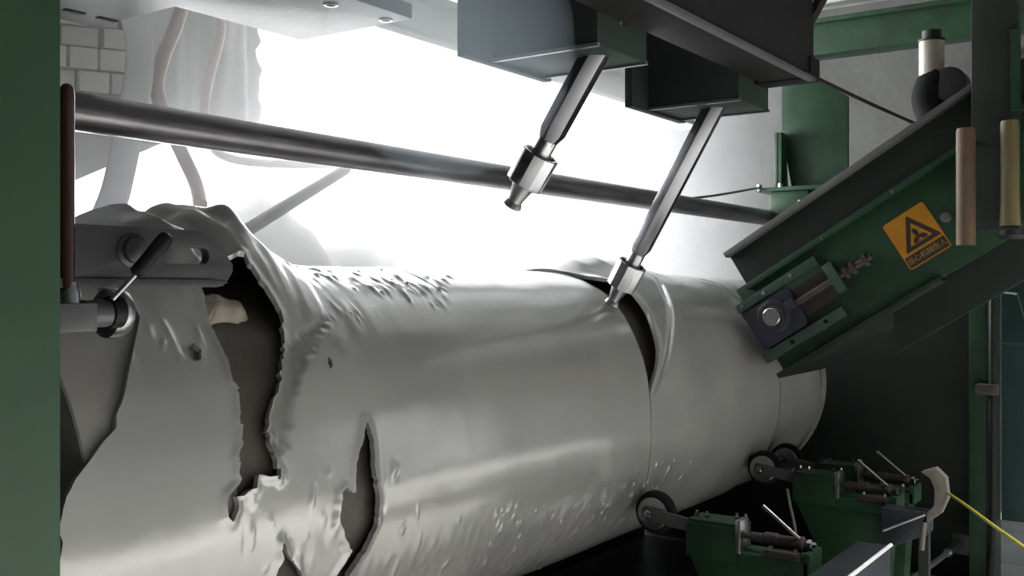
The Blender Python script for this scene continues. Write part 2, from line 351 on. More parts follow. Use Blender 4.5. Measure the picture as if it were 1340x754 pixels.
def make_sheet(label, xl, xr, nx, height, holes=(), stains=(), thick=0.016):
    """a wrapped wet sheet: xl/xr give its edges at angle theta (0 = top, 90 = facing the aisle)"""
    nt_ = len(TH); U = np.linspace(0, 1, nx)
    a, b_ = xl(TH), xr(TH)
    Xg = a[:, None] + (b_ - a)[:, None] * U[None, :]; Tg = np.repeat(TH[:, None], nx, 1)
    P = np.stack([Xg.ravel(), np.radians(Tg.ravel()) * RD], 1)
    cell = max((b_ - a).max() / nx, 0.0046)
    idx = np.arange(nt_ * nx).reshape(nt_, nx)
    a0 = idx[:, :-1]; a1 = idx[:, 1:]
    F = np.stack([a0, a1, np.roll(a1, -1, 0), np.roll(a0, -1, 0)], -1).reshape(-1, 4)
    keep = np.ones(len(F), bool)
    for h in holes:
        lo = h.min(0) - 0.05; hi = h.max(0) + 0.05
        s = np.where(((P > lo) & (P < hi)).all(1))[0]
        d, q = nearest(P[s], h); m_ = d < cell * 0.62; P[s[m_]] = q[m_]
    Pc = P[F].mean(1); wrap = np.abs(P[F][:, 0, 1] - P[F][:, 2, 1]) > 1
    for h in holes:
        lo = h.min(0); hi = h.max(0); s = np.where(((Pc > lo) & (Pc < hi)).all(1) & ~wrap)[0]
        keep[s[inside(Pc[s], h)]] = False
    F = F[keep]
    th = np.degrees(P[:, 1] / RD); rr = RD + height(P[:, 0], th, P)
    stain = np.zeros(len(P))
    for poly, soft, amt in stains:
        s = np.where(((P > poly.min(0) - soft * 2) & (P < poly.max(0) + soft * 2)).all(1))[0]
        d, _ = nearest(P[s], poly); ins = inside(P[s], poly); sd = np.where(ins, d, -d)
        stain[s] = np.maximum(stain[s], amt * sstep(-soft, soft, sd))
        rr[s] -= 0.006 * sstep(-soft, soft, sd)
    def pos(r): t = P[:, 1] / RD; return np.stack([P[:, 0], YC - r * np.sin(t), ZC + r * np.cos(t)], 1)
    V = pos(rr)
    E = np.concatenate([F[:, [0, 1]], F[:, [1, 2]], F[:, [2, 3]], F[:, [3, 0]]]); key = np.sort(E, 1)
    _, inv, cnt = np.unique(key, axis=0, return_inverse=True, return_counts=True); inv = inv.ravel()
    B = E[cnt[inv] == 1]; bv = np.unique(B); mp = {v: len(V) + i for i, v in enumerate(bv)}
    V2 = pos(np.maximum(rr - thick, 0.581))[bv]
    W = np.array([(p[1], p[0], mp[p[0]], mp[p[1]]) for p in B])
    Vall = np.concatenate([V, V2]); Fall = np.concatenate([F, W])
    o0 = np.array([float((a.min() + b_.max()) / 2), YC, ZC])
    me = bpy.data.meshes.new('wet_sheet')
    me.from_pydata((Vall - o0).tolist(), [], Fall[:, ::-1].tolist())
    at = me.attributes.new('stain', 'FLOAT', 'POINT'); at.data.foreach_set('value', np.concatenate([stain, stain[bv]]).astype(np.float32))
    me.materials.append(M['sheet']); me.polygons.foreach_set('use_smooth', [True] * len(me.polygons)); me.set_sharp_from_angle(angle=math.radians(60))
    o = bpy.data.objects.new('wet_sheet', me); COL.objects.link(o); o.location = o0
    return tag(o, label, 'sheet', 'wet sheets on the drum')

def bumps(X, T, items):
    """items: (px, py, half length along x, half length round the drum, height, slant)"""
    h = np.zeros(len(X)); S = np.radians(T) * RD
    for x0, t0, sx, st_, amp, sl in items:
        s0 = math.radians(t0) * RD; m_ = (np.abs(X - x0) < 4 * (sx + st_)) & (np.abs(S - s0) < 4 * (sx + st_))
        dx = X[m_] - x0; ds = S[m_] - s0; c, e = math.cos(sl), math.sin(sl)
        p = (dx * c + ds * e) / sx; q = (-dx * e + ds * c) / st_
        h[m_] += amp * np.exp(-p * p - q * q)
    return h
def px_bumps(n, x0, x1, y0, y1, sx, st_, amp, slant, seed, cond=None):
    g = np.random.default_rng(seed); out = []
    while len(out) < n:
        px, py = g.uniform(x0, x1), g.uniform(y0, y1)
        if cond and not cond(px, py): continue
        x, t = drum_uv(px, py); k = g.uniform(0.5, 1.5)
        out.append((x, t, sx * g.uniform(0.7, 1.3) * k, st_ * g.uniform(0.6, 1.5) * k, amp * g.uniform(0.4, 1.3) * (1 if g.uniform() > .2 else -0.8), slant + g.uniform(-.3, .3)))
    return out

HOLE1 = [(243, 381), (256, 374), (300, 370), (328, 386), (350, 402), (366, 420), (370, 440), (369, 484), (364, 508), (353, 536), (347, 564), (360, 602), (365, 628), (350, 624), (337, 621), (335, 639), (318, 649), (308, 650), (311, 667), (304, 684), (297, 677), (297, 649), (311, 635), (313, 588), (316, 574), (311, 527), (299, 480), (285, 448), (271, 423), (262, 402)]
HOLE2 = [(478, 549), (487, 578), (488, 611), (494, 654), (492, 686), (478, 715), (454, 752), (446, 790), (425, 790), (438, 752), (459, 719), (450, 705), (441, 677), (445, 645), (452, 637), (459, 645), (463, 644), (464, 607), (472, 583)]
HOLE3 = [(368, 708), (365, 719), (369, 729), (362, 742), (354, 770), (345, 800), (410, 800), (394, 755), (384, 738), (375, 725)]
HOLE4 = [(246, 450), (254, 447), (263, 458), (263, 470), (255, 473), (247, 464)]
HOLE5 = [(429, 466), (434, 469), (436, 477), (434, 482), (430, 477)]
STAIN1 = [(366, 470), (380, 448), (402, 432), (426, 416), (430, 421), (418, 440), (416, 456), (404, 468), (395, 488), (384, 520), (378, 560), (372, 590), (362, 600), (352, 560), (360, 520)]
holesL = [px_poly(h, a, i + 1) for i, (h, a) in enumerate([(HOLE1, .004), (HOLE2, .002), (HOLE3, .002), (HOLE4, .001), (HOLE5, .0005)])]
stainsL = [(px_poly(STAIN1, .006, 11), 0.012, 0.55)]

heapX = np.array([1.0, 1.30, 1.45, 1.54, 1.60, 1.645, 1.68, 1.72, 1.76, 1.80, 1.85, 1.89, 1.93, 1.98, 2.04, 2.12, 2.24, 9]); heapH = np.array([0, 0, .02, .06, .11, .15, .125, .085, .11, .155, .175, .155, .115, .07, .035, .012, 0, 0])
bl = px_bumps(75, 335, 590, 350, 405, .008, .022, .0065, 0.25, 3, lambda x, y: y < 352 + (x - 330) * 0.22 and y > 346) + \
     px_bumps(10, 420, 470, 395, 420, .005, .016, .003, 0.2, 4) + \
     px_bumps(75, 560, 850, 600, 752, .006, .011, .0045, 0.1, 5, lambda x, y: y < 752 - (x - 690) * 0.42 and y > 690 - (x - 560) * .25) + \
     px_bumps(30, 700, 850, 590, 720, .006, .012, .005, 0.1, 8, lambda x, y: y < 740 - (x - 690) * 0.45 and y > 730 - (x - 690) * .62) + \
     px_bumps(40, 300, 560, 600, 750, .009, .02, .0035, 0.1, 6) + px_bumps(14, 160, 330, 380, 480, .008, .03, .004, .3, 9)
def hL(X, T, P):
    S = np.radians(T) * RD
    g = sstep(-75, -15, T) * (1 - sstep(6, 48, T))
    ridge = sstep(1.55, 1.7, X) * (1 - sstep(2.0, 2.35, X))
    h = np.interp(X, heapX, heapH) * g * (1 + 0.10 * vnoise(X * 22, S * 16, 2))
    h += 0.006 * ridge * sstep(1.8, 1.95, X) * (1 - sstep(35, 62, T)) * sstep(-70, -30, T) * vnoise(X * 26 + S * 6, S * 5, 3)       # streaked, sagging pulp beside the heap
    h += 0.0024 * vnoise(X * 4, S * 3, 4) + 0.0005 * vnoise(X * 14, S * 7, 5) + 0.00012 * vnoise(X * 60, S * 40, 6)
    h += 0.0012 * vnoise(X * 40, S * 22, 7) * sstep(100, 116, T) * (1 - sstep(140, 150, T)) * sstep(1.3, 1.6, X)
    d = P[:, 0] * 0 + 1
    for hh in holesL[:3]:                                                                                     # curled lips round the tears
        s = np.where(((P > hh.min(0) - .06) & (P < hh.max(0) + .06)).all(1))[0]
        dd, _ = nearest(P[s], hh); h[s] += 0.007 * np.exp(-(dd / .014) ** 2)
    x = (X - 2.22) * 16 + (S - 0.35) * -5
    h += 0.004 * np.exp(-((X - (2.65 - 0.12 * S)) / .010) ** 2) * (1 - sstep(28, 38, T)) * sstep(-60, -20, T)       # long crease below the steam
    return h + bumps(X, T, bl)
seamT = np.array([-60, 20, 30, 34, 52, 79, 90, 103, 116, 140, 200, 330.])
seamL = np.array([3.66, 3.665, 3.668, 3.663, 3.60, 3.536, 3.523, 3.545, 3.585, 3.59, 3.60, 3.62])
tearT = np.array([-60, 10, 24, 32.8, 39.4, 48.7, 60.8, 71, 79, 90, 103, 116, 140, 200, 330.])
tearR = np.array([3.668, 3.674, 3.745, 3.788, 3.765, 3.728, 3.655, 3.59, 3.542, 3.529, 3.551, 3.591, 3.596, 3.606, 3.626])
edgeLT = np.array([-60, 0, 39.3, 52, 65.9, 77.3, 95, 330.]); edgeLX = np.array([1.5, 1.47, 1.428, 1.34, 1.255, 1.118, 1.085, 1.085])
make_sheet('large torn white wet sheet with dark holes, left of the slit cut', lambda t: np.interp(t, edgeLT, edgeLX) + 0.008 * vnoise(t * .35, t * 0, 12) * sstep(55, 65, t), lambda t: np.interp(t, seamT, seamL), 470, hL, holesL, stainsL)

foldT = np.array([-60, 10, 26.5, 38, 49.6, 66.1, 79.6, 95, 330]); foldX = np.array([4.50, 4.42, 4.28, 4.14, 3.995, 3.76, 3.56, 3.4, 3.4])
flapX = np.array([3.5, 3.66, 3.74, 3.85, 4.0, 4.15, 4.37, 4.6, 4.75, 9]); flapH = np.array([0, .008, .034, .064, .088, .085, .05, .015, 0, 0])
blR = px_bumps(40, 830, 905, 590, 668, .005, .010, .004, 0.1, 15, lambda x, y: y < 690 - (x - 830) * .4)
def hR(X, T, P):
    S = np.radians(T) * RD
    h = 0.003 * vnoise(X * 5, S * 4, 24) + 0.0006 * vnoise(X * 12, S * 6, 25) + 0.0001 * vnoise(X * 60, S * 40, 26)
    h += np.interp(X, flapX, flapH) * sstep(-70, -25, T) * (1 - sstep(-2, 34, T))
    fx = np.interp(T, foldT, foldX)
    h += 0.012 * (1 - sstep(fx - 0.08, fx, X)) * (1 - sstep(68, 80, T)) * sstep(14, 30, T)
    h += (0.012 * sstep(fx - 0.004, fx + 0.012, X) * (1 - sstep(fx + .05, fx + .5, X)) - 0.010 * np.exp(-((X - fx) / .010) ** 2)) * sstep(18, 30, T) * (1 - sstep(72, 82, T))
    e = np.interp(T, tearT, tearR)
    h += 0.035 * np.exp(-((X - e) / .07) ** 2) * sstep(16, 34, T) * (1 - sstep(62, 78, T))
    h += 0.010 * np.exp(-((X - 4.90) / .05) ** 2) * sstep(10, 30, T) * (1 - sstep(70, 90, T))
    return h + bumps(X, T, blR)
make_sheet('smooth white wet sheet with a curled lip, right of the slit cut', lambda t: np.interp(t, tearT, tearR), lambda t: 4.925 + 0 * t + 0.02 * (1 - sstep(20, 60, t)), 260, hR)
endT = np.array([-60, 60, 85, 95, 102, 113, 125, 330.]); endX = np.array([5.60, 5.58, 5.56, 5.60, 5.66, 5.58, 5.50, 5.5])
def hE(X, T, P):
    S = np.radians(T) * RD
    return -0.008 + 0.003 * vnoise(X * 5, S * 4, 34) + 0.001 * vnoise(X * 15, S * 8, 35)
make_sheet('narrow strip of wet sheet at the far end of the drum', lambda t: 4.955 + 0.095 * (1 - sstep(30, 80, t)), lambda t: np.interp(t, endT, endX) + .01 * vnoise(t * .4, t * 0, 40), 100, hE)

tag(MB().box((0.6, 3.08, 0), (5.95, 3.14, 1.5)).build('rear_dark_plate', 'green_dark', bevel=0.004), 'added darkening plate behind the lower half of the drum', 'guard')  # added to hide the bright floor and keep the gap behind the drum dark

# torn inner layer showing in the big hole
cx, ct = drum_uv(290, 405, 0.60)
tl = thing('pulp_scrap', 'beige torn scrap of inner layer inside the big hole', 'pulp', (cx, YC, ZC + .5))
Pn = px_poly([(228, 388), (246, 382), (272, 384), (300, 388), (322, 398), (329, 410), (316, 416), (292, 414), (272, 420), (258, 412), (240, 400)], .003, 44)
Vt, Ft = [], []
c0 = Pn.mean(0); K = 6
for k in range(K + 1):
    for p in Pn:
        q = c0 + (p - c0) * (1 - k / K * 0.97); hgt = 0.012 + 0.022 * math.sin(math.pi / 2 * min(1, k / K * 1.4)) + 0.004 * math.sin(q[0] * 90 + q[1] * 40)
        hgt = 0.579 if k == 0 else 0.58 + hgt
        Vt.append((q[0], YC - hgt * math.sin(q[1] / RD), ZC + hgt * math.cos(q[1] / RD)))
nP = len(Pn)
for k in range(K):
    for i in range(nP): j = (i + 1) % nP; Ft.append((k * nP + i, k * nP + j, (k + 1) * nP + j, (k + 1) * nP + i))
Ft.append(tuple(range(K * nP, K * nP + nP)))
M['scrap'] = mat('beige_scrap', (0.34, 0.30, 0.25), 0.6, var=0.3, scale=10, bump=0.4)
MB().add(Vt, Ft).build('scrap', 'scrap', tl)

# ------------------------------------------------------------------ left post, bracket plate and clamp lever
post = MB().box((0.45, 1.5, 0), (0.918, 1.66, 3.6))
tag(post.build('green_post', 'post_green', bevel=0.004), 'broad green steel post at the left edge', 'post')

PY = 1.60
br = thing('slotted_bracket', 'dark grey slotted bracket plate beside the green post', 'bracket', (1.1, PY, 1.6))
def xz(px, py): p = atY(px, py, PY); return (p.x, p.z)
slot = []
for c, s0 in ((1.272, -90), (1.19, 90)):
    for k in range(9): t = math.radians(s0 + 180 * k / 8); slot.append((c + 0.013 * math.cos(t), 1.661 + 0.0155 * math.sin(t)))
pl = [(0.93, 1.600), (1.300, 1.6015), (1.318, 1.604), (1.332, 1.618), (1.342, 1.632), (1.342, 1.646), (1.318, 1.675), (1.290, 1.695), (1.268, 1.706), (1.250, 1.7095), (0.93, 1.7095)]
MB().prism(pl, (0, PY, 0), EX, EZ, (0, 0.022, 0), holes=[slot]).build('plate', 'bracket', br, bevel=0.0008)
MB().prism([(0.93, 1.600), (1.30, 1.6015), (1.327, 1.611), (1.29, 1.6165), (0.93, 1.6165)], (0, PY - 0.006, 0), EX, EZ, (0, 0.0075, 0)).build('lip', 'bracket', br, bevel=0.001)
MB().lathe((1.115, PY + 0.004, 1.668), (0, -1, 0), [(0, 0.032), (0.006, 0.031), (0.010, 0.024), (0.018, 0.022), (0.020, 0.017)], 32).build('boss', 'bracket', br)

gr = thing('handle_bar', 'dark red upright handle bar along the green post', 'handle', (0.99, PY, 1.60))
MB().lathe((0.990, PY, 1.585), EZ, [(0, 0.0125), (0.34, 0.0125), (0.352, 0.011), (0.358, 0.007), (0.360, 0.002)], 24).build('bar', 'red', gr)
MB().lathe((0.995, PY, 1.560), EZ, [(0, 0.018), (0.034, 0.018), (0.042, 0.014), (0.05, 0.013)], 24).build('ferrule', 'steel', gr)

cl = thing('clamp_lever', 'clamp with black-gripped lever under the slotted bracket', 'clamp', (1.03, PY - .02, 1.55))
MB().box((0.93, PY - 0.045, 1.527), (1.018, PY + 0.02, 1.575)).build('block', 'grey', cl, bevel=0.003)
MB().rod((1.012, PY - 0.012, 1.556), (1.075, PY - 0.012, 1.556), 0.0235, 28).build('barrel', 'grey', cl)
MB().lathe((1.057, PY - 0.012, 1.558), EX, [(0, 0.024), (0.002, 0.028), (0.024, 0.028), (0.027, 0.024)], 32).build('collar', 'black', cl)
MB().lathe((1.085, PY + 0.05, 1.555), EX, [(0, 0.030), (0.01, 0.045), (0.025, 0.048), (0.045, 0.040), (0.05, 0.02)], 36).build('cup', 'steel', cl)
a0 = atY(147, 392, PY - 0.03); a1 = atY(186, 350, PY - 0.05)
MB().rod(a0, a1, 0.0045, 14).build('lever_rod', 'steel', cl)
d = (atY(217, 312, PY - 0.055) - atY(178, 357, PY - 0.05)); Ln = d.length
MB().lathe(atY(178, 357, PY - 0.05), d, [(-0.003, 0.008), (0, 0.012), (Ln * .5, 0.0128), (Ln - 0.004, 0.0145), (Ln + 0.004, 0.012), (Ln + 0.008, 0.006)], 28).build('grip', 'black', cl)

# ------------------------------------------------------------------ overhead: plate, long shaft, beam, housings, rams
ov = thing('overhead_plate', 'thick grey L-shaped steel plate bolted overhead at top left', 'plate', (1.9, 2.1, 2.35))
Lp = [(0.95, 1.30), (2.19, 1.30), (2.19, 1.30), (2.19, 2.30), (1.735, 2.30), (1.735, 2.67), (0.95, 2.67)]
Lp = [(0.95, 1.86), (2.19, 1.86), (2.19, 2.30), (1.735, 2.30), (1.735, 2.67), (0.95, 2.67)]
MB().prism(Lp, (0, 0, 2.352), EX, EY, (0, 0, 0.042)).build('slab', 'plate', ov, bevel=0.002)
def on_plate(px, py): r = ray(px, py); return r * (0.752 / r.z) + Vector((0, 0, EYE))
for px, py in ((433, 6), (505, 26)):
    p = on_plate(px, py)
    MB().lathe(p + Vector((0, 0, 0.002)), (0, 0, -1), [(0, 0.020), (0.004, 0.020), (0.005, 0.018), (0.005, 0.012), (0.001, 0.012)], 24).build('bolt_seat', 'steel', ov)
    MB().lathe(p + Vector((0, 0, 0.001)), (0, 0, -1), [(0, 0.011), (0.004, 0.011)], 6).build('bolt', 'dark', ov)
for px, py in ((97, 15), (140, 25)):
    p = on_plate(px, py); MB().box(p - Vector((0.03, 0.012, 0.003)), p + Vector((0.03, 0.012, 0.004))).build('key', 'dark', ov, bevel=0.004)
MB().box((1.2, 1.95, 2.394), (1.5, 2.2, 4.2)).build('hanger', 'plate', ov)

sh = thing('roller_shaft', 'long dark polished shaft crossing above the drum', 'shaft', (3.5, 2.4, 2.05))
MB().lathe((0.80, 2.4, 2.05), EX, [(0, 0.050), (5.72, 0.050), (5.73, 0.042), (6.05, 0.042)], 48).build('shaft', 'shaft', sh)

bm_ = thing('steel_beam', 'pale grey I-beam running behind the ram housings', 'beam', (4.4, 2.9, 2.68))
MB().box((2.64, 2.85, 2.672), (6.38, 3.03, 2.695)).build('lower_flange', 'beam', bm_)
MB().box((2.64, 2.93, 2.695), (6.38, 2.95, 2.87)).build('web', 'beam', bm_)
MB().box((2.64, 2.85, 2.87), (6.38, 3.03, 2.893)).build('upper_flange', 'beam', bm_)
MB().box((2.58, 2.86, 2.62), (2.90, 3.00, 2.672)).build('end_block', 'plate', bm_, bevel=0.004)

def ram_unit(xc, label_h, label_r, T, tip):
    h = thing('ram_housing', label_h, 'housing', (xc, 1.58, 2.26), 'ram housings')
    x0, x1, y0, y1, z0, z1 = xc - .145, xc + .145, 1.40, 1.752, 2.26, 3.3
    MB().box((x0, y0, z0 + .006), (x1, y1, z1)).build('body', 'housing', h, bevel=0.003)
    MB().box((x0 - .13, y1, z0 - .004), (x1 + .03, y1 + .03, z1)).build('back_plate', 'housing', h, bevel=0.002)
    MB().box((x0 - .004, y0 - .003, z0), (x0 + .010, y1, z0 + .010)).build('edge_strip', 'steel', h, label='bright bottom edge')
    MB().box((x1 - .010, y0 - .003, z0), (x1 + .004, y1, z0 + .010)).build('edge_strip', 'steel', h)
    r = thing('ram', label_r, 'ram', tip, 'slitting rams')
    T, tip = Vector(T), Vector(tip); a = (T - tip).normalized(); Lr = (T - tip).length
    MB().lathe(tip, a, [(0.215, 0.030), (0.235, 0.031), (0.262, 0.0415), (Lr + 0.12, 0.0415)], 6, ref=(1, 0.2, 0)).build('piston_rod', 'rod_steel', r, bevel=0.002)
    MB().lathe(tip, a, [(0.12, 0.030), (0.235, 0.030)], 24).build('neck', 'steel', r)
    MB().lathe(tip, a, [(0.077, 0.038), (0.082, 0.058), (0.186, 0.060), (0.188, 0.058), (0.188, 0.050), (0.15, 0.048), (0.13, 0.02)], 10, cap=False).build('socket', 'chrome', r, bevel=0.001)
    MB().lathe(tip, a, [(0.012, 0.022), (0.03, 0.024), (0.079, 0.036)], 20).build('cone', 'steel', r)
    MB().lathe(tip, a, [(0, 0.027), (0.004, 0.030), (0.016, 0.026), (0.024, 0.02)], 20).build('foot', 'steel', r)
    return h, r
ram_unit(2.57, 'dark steel ram housing in front of the white glare', 'raised steel ram with flared foot hanging clear of the drum', (2.57, 1.485, 2.285), (2.57, 1.785, 1.848))
ram_unit(3.56, 'dark steel ram housing nearer the green frame', 'lowered polished ram whose foot presses into the slit cut', (3.56, 1.553, 2.275), (3.58, 2.002, 1.535))

fb = thing('cross_beam', 'dark front beam carrying both ram housings', 'beam', (3, 1.25, 2.34))
MB().box((1.2, 1.20, 2.345), (3.62, 1.38, 3.3)).build('web', 'dark', fb, bevel=0.003)
MB().box((1.2, 1.185, 2.335), (3.60, 1.215, 2.347)).build('edge_strip', 'grey', fb, bevel=0.002)
MB().box((3.56, 1.19, 2.34), (3.66, 1.40, 2.42)).build('end_cleat', 'dark', fb, bevel=0.006)
p0, p1 = atX(1045, 52, 3.63), atX(1080, -12, 3.63)
MB().rod(p0, p0 + (p1 - p0) * 2, 0.024, 6).build('side_bar', 'dark', fb)
MB().rod(p0 + Vector((-.025, .01, .01)), p0 + (p1 - p0) * 2 + Vector((-.025, .01, .01)), 0.004, 8).build('bar_edge', 'steel', fb)
p0 = atY(1052, 94, 1.2); p1 = atX(1196, 161, 4.75)
tag(MB().tube([p0, p0 * .5 + p1 * .5 + Vector((0, 0, -.004)), p1], 0.007, 10).build('tie_rod', 'dark'), 'thin dark tie rod slanting down to the conveyor arm', 'rod')

# ------------------------------------------------------------------ green frame at the far end
gf = thing('green_bracket', 'green hanging bracket that carries the far end of the shaft', 'bracket', (6.4, 2.2, 2.2))
gy = lambda px, py: (lambda p: (p.y, p.z))(atX(px, py, 6.35))
gp = [gy(1018, 30), gy(1062, 92), gy(1105, 124), gy(1105, 240), gy(1085, 262), gy(1034, 250), gy(1018, 170)]
gp = [(2.34, 3.3), (2.2, 3.3), gy(1062, 98), gy(1105, 124), gy(1105, 250), gy(1032, 250), gy(1018, 175)]
MB().prism(gp, (6.42, 0, 0), EY, EZ, (0.03, 0, 0)).build('web', 'green', gf, bevel=0.003)
q0, q1 = gy(1018, 175), gy(1018, 250)
MB().box((6.30, q0[0] - .015, q1[1]), (6.44, q0[0] + .005, q0[1])).build('rib', 'green_light', gf, bevel=0.002)
MB().prism([(6.30, q0[1]), (6.38, q0[1]), (6.43, q1[1]), (6.30, q1[1])], (0, q0[0] - .04, 0), EX, EZ, (0, 0.02, 0)).build('gusset', 'green', gf)
MB().box((6.28, 1.92, 2.215), (6.52, 2.46, 2.240)).build('flange', 'green', gf, bevel=0.003)
MB().box((6.30, 2.12, 1.99), (6.46, 2.38, 2.215)).build('bearing_block', 'green', gf, bevel=0.02)
for yy, zz in ((2.44, 2.240), (2.30, 2.240)):
    MB().lathe((6.30, yy, zz), EZ, [(0, 0.016), (0.022, 0.016)], 6).build('bolt', 'steel', gf)
MB().lathe((6.30, 2.17, 2.14), (-1, 0, 0), [(0, 0.022), (0.02, 0.020), (0.03, 0.012)], 12).build('bolt', 'chrome', gf)
MB().lathe((6.27, 2.43, 2.225), (-1, 0, 0), [(0, 0.014), (0.02, 0.012)], 8).build('bolt', 'steel', gf)
MB().box((6.42, 2.2, 2.9), (6.5, 2.34, 4.2)).build('hanger', 'green', gf)
gb = MB().box((6.40, 0.6, 3.070), (6.58, 2.6, 3.290)).box((6.36, 0.6, 3.262), (6.40, 2.6, 3.290))
tag(gb.build('green_beam', 'green', bevel=0.003), 'horizontal green box beam below the ceiling at top right', 'beam')
tag(MB().box((6.45, 0.6, 3.40), (6.60, 2.9, 3.52)).build('steel_lintel', 'beam', bevel=0.004), 'pale grey lintel bar above the green box beam', 'beam')
tag(MB().tube([atY(878, 262, 2.42), atY(935, 256, 2.43), (6.30, 2.43, 2.245)], 0.007, 8).build('cable', 'grey'), 'thin cable running over the shaft to the green bracket', 'cable')

# ------------------------------------------------------------------ conveyor arm (side plates in the Y-Z plane at X = 4.6)
AA = math.radians(32); AD = Vector((0, -math.cos(AA), math.sin(AA))); AN = Vector((0, math.sin(AA), math.cos(AA))); AO = Vector((4.6, 1.929, 1.753))
def arm(s, n, x=0.0): return AO + AD * s + AN * n + Vector((x, 0, 0))
def arm_box(mb, s0, s1, n0, n1, x0, x1): return mb.prism(rect(s0, s1, n0, n1), arm(0, 0, x0), AD, AN, (x1 - x0, 0, 0))
ca = thing('conveyor_arm', 'green inclined conveyor arm reaching down onto the far end of the drum', 'conveyor', (4.6, 1.2, 1.8))
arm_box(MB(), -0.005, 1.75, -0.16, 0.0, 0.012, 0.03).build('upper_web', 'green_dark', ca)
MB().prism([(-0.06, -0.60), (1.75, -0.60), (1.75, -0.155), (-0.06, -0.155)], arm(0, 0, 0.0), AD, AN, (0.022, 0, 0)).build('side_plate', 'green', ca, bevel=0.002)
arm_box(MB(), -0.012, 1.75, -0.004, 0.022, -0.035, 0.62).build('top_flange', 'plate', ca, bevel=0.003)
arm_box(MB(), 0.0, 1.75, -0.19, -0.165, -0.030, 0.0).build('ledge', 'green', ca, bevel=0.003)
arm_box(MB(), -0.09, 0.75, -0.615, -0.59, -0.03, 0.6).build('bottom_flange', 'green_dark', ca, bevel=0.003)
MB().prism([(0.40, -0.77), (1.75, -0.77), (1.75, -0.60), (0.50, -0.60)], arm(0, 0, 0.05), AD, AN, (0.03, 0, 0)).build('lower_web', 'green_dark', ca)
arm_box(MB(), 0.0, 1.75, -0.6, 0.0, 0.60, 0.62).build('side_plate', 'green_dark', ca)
up = arm_box(MB(), -0.095, 0.345, -0.265, -0.225, -0.035, 0.0); arm_box(up, -0.095, 0.345, -0.30, -0.225, -0.012, 0.0)
up.build('guide_rail', 'green_light', ca, bevel=0.002)
lo = arm_box(MB(), -0.10, 0.335, -0.53, -0.485, -0.040, 0.0); lo.build('guide_rail', 'green_light', ca, bevel=0.002)
for s_ in (-0.06, 0.06, 0.21): MB().lathe(arm(s_, -0.245, -0.035), (-1, 0, 0), [(0, 0.011), (0.008, 0.010)], 6).build('bolt', 'steel', ca)
for s_ in (0.06, 0.24): MB().lathe(arm(s_, -0.507, -0.04), (-1, 0, 0), [(0, 0.011), (0.008, 0.010)], 6).build('bolt', 'dark', ca)
bb = MB().prism(rect(-0.085, 0.17, -0.475, -0.275, 0.03), arm(0, 0, -0.030), AD, AN, (0.03, 0, 0))
bbo = bb.build('bearing_housing', 'purple', ca, bevel=0.004)
MB().lathe(arm(0.045, -0.365, -0.03), (-1, 0, 0), [(0, 0.085), (0.02, 0.080), (0.024, 0.066), (0.03, 0.064)], 36).build('bearing_ring', 'purple', bbo)
MB().lathe(arm(0.045, -0.365, -0.058), (-1, 0, 0), [(0, 0.058), (0.012, 0.056), (0.012, 0.045), (0.004, 0.044)], 36).build('lock_ring', 'screw', bbo)
MB().lathe(arm(0.045, -0.365, -0.055), (-1, 0, 0), [(0, 0.042), (0.02, 0.042), (0.023, 0.038), (0.023, 0.006), (0.019, 0.004)], 36).build('shaft_end', 'steel', bbo)
arm_box(MB(), 0.115, 0.165, -0.385, -0.335, -0.05, -0.03).build('nut', 'purple', bbo, bevel=0.003)
arm_box(MB(), 0.17, 0.34, -0.44, -0.30, -0.006, 0.0).build('slot_cover', 'screw', ca)
MB().rod(arm(0.165, -0.365, -0.025), arm(0.56, -0.365, -0.025), 0.016, 14).build('take_up_screw', 'screw', ca)
arm_box(MB(), 0.355, 0.40, -0.43, -0.29, -0.055, 0.0).build('screw_bracket', 'green_light', ca, bevel=0.003)
for s_ in (0.42, 0.455, 0.52): MB().lathe(arm(s_, -0.365, -0.025), AD, [(0, 0.030), (0.02, 0.030)], 6).build('nut', 'screw', ca)
MB().rod(arm(0.045, -0.365, 0.03), arm(0.045, -0.365, 0.60), 0.10, 32).build('belt_roller', 'black', ca)
arm_box(MB(), 0.0, 1.75, -0.27, -0.255, 0.04, 0.59).build('belt', 'black', ca)
MB().box((4.605, 1.668, 1.27), (4.625, 1.705, 1.285)).build('tab', 'white', ca)
for s_, n_ in ((0.42, -0.178), (0.78, -0.178)): MB().lathe(arm(s_, n_, -0.03), (-1, 0, 0), [(0, 0.008), (0.006, 0.006)], 8).build('bolt', 'steel', ca)
MB().lathe(arm(0.90, -0.39, -0.004), (-1, 0, 0), [(0, 0.024), (0.008, 0.022), (0.011, 0.014)], 20).build('boss', 'grey', ca)

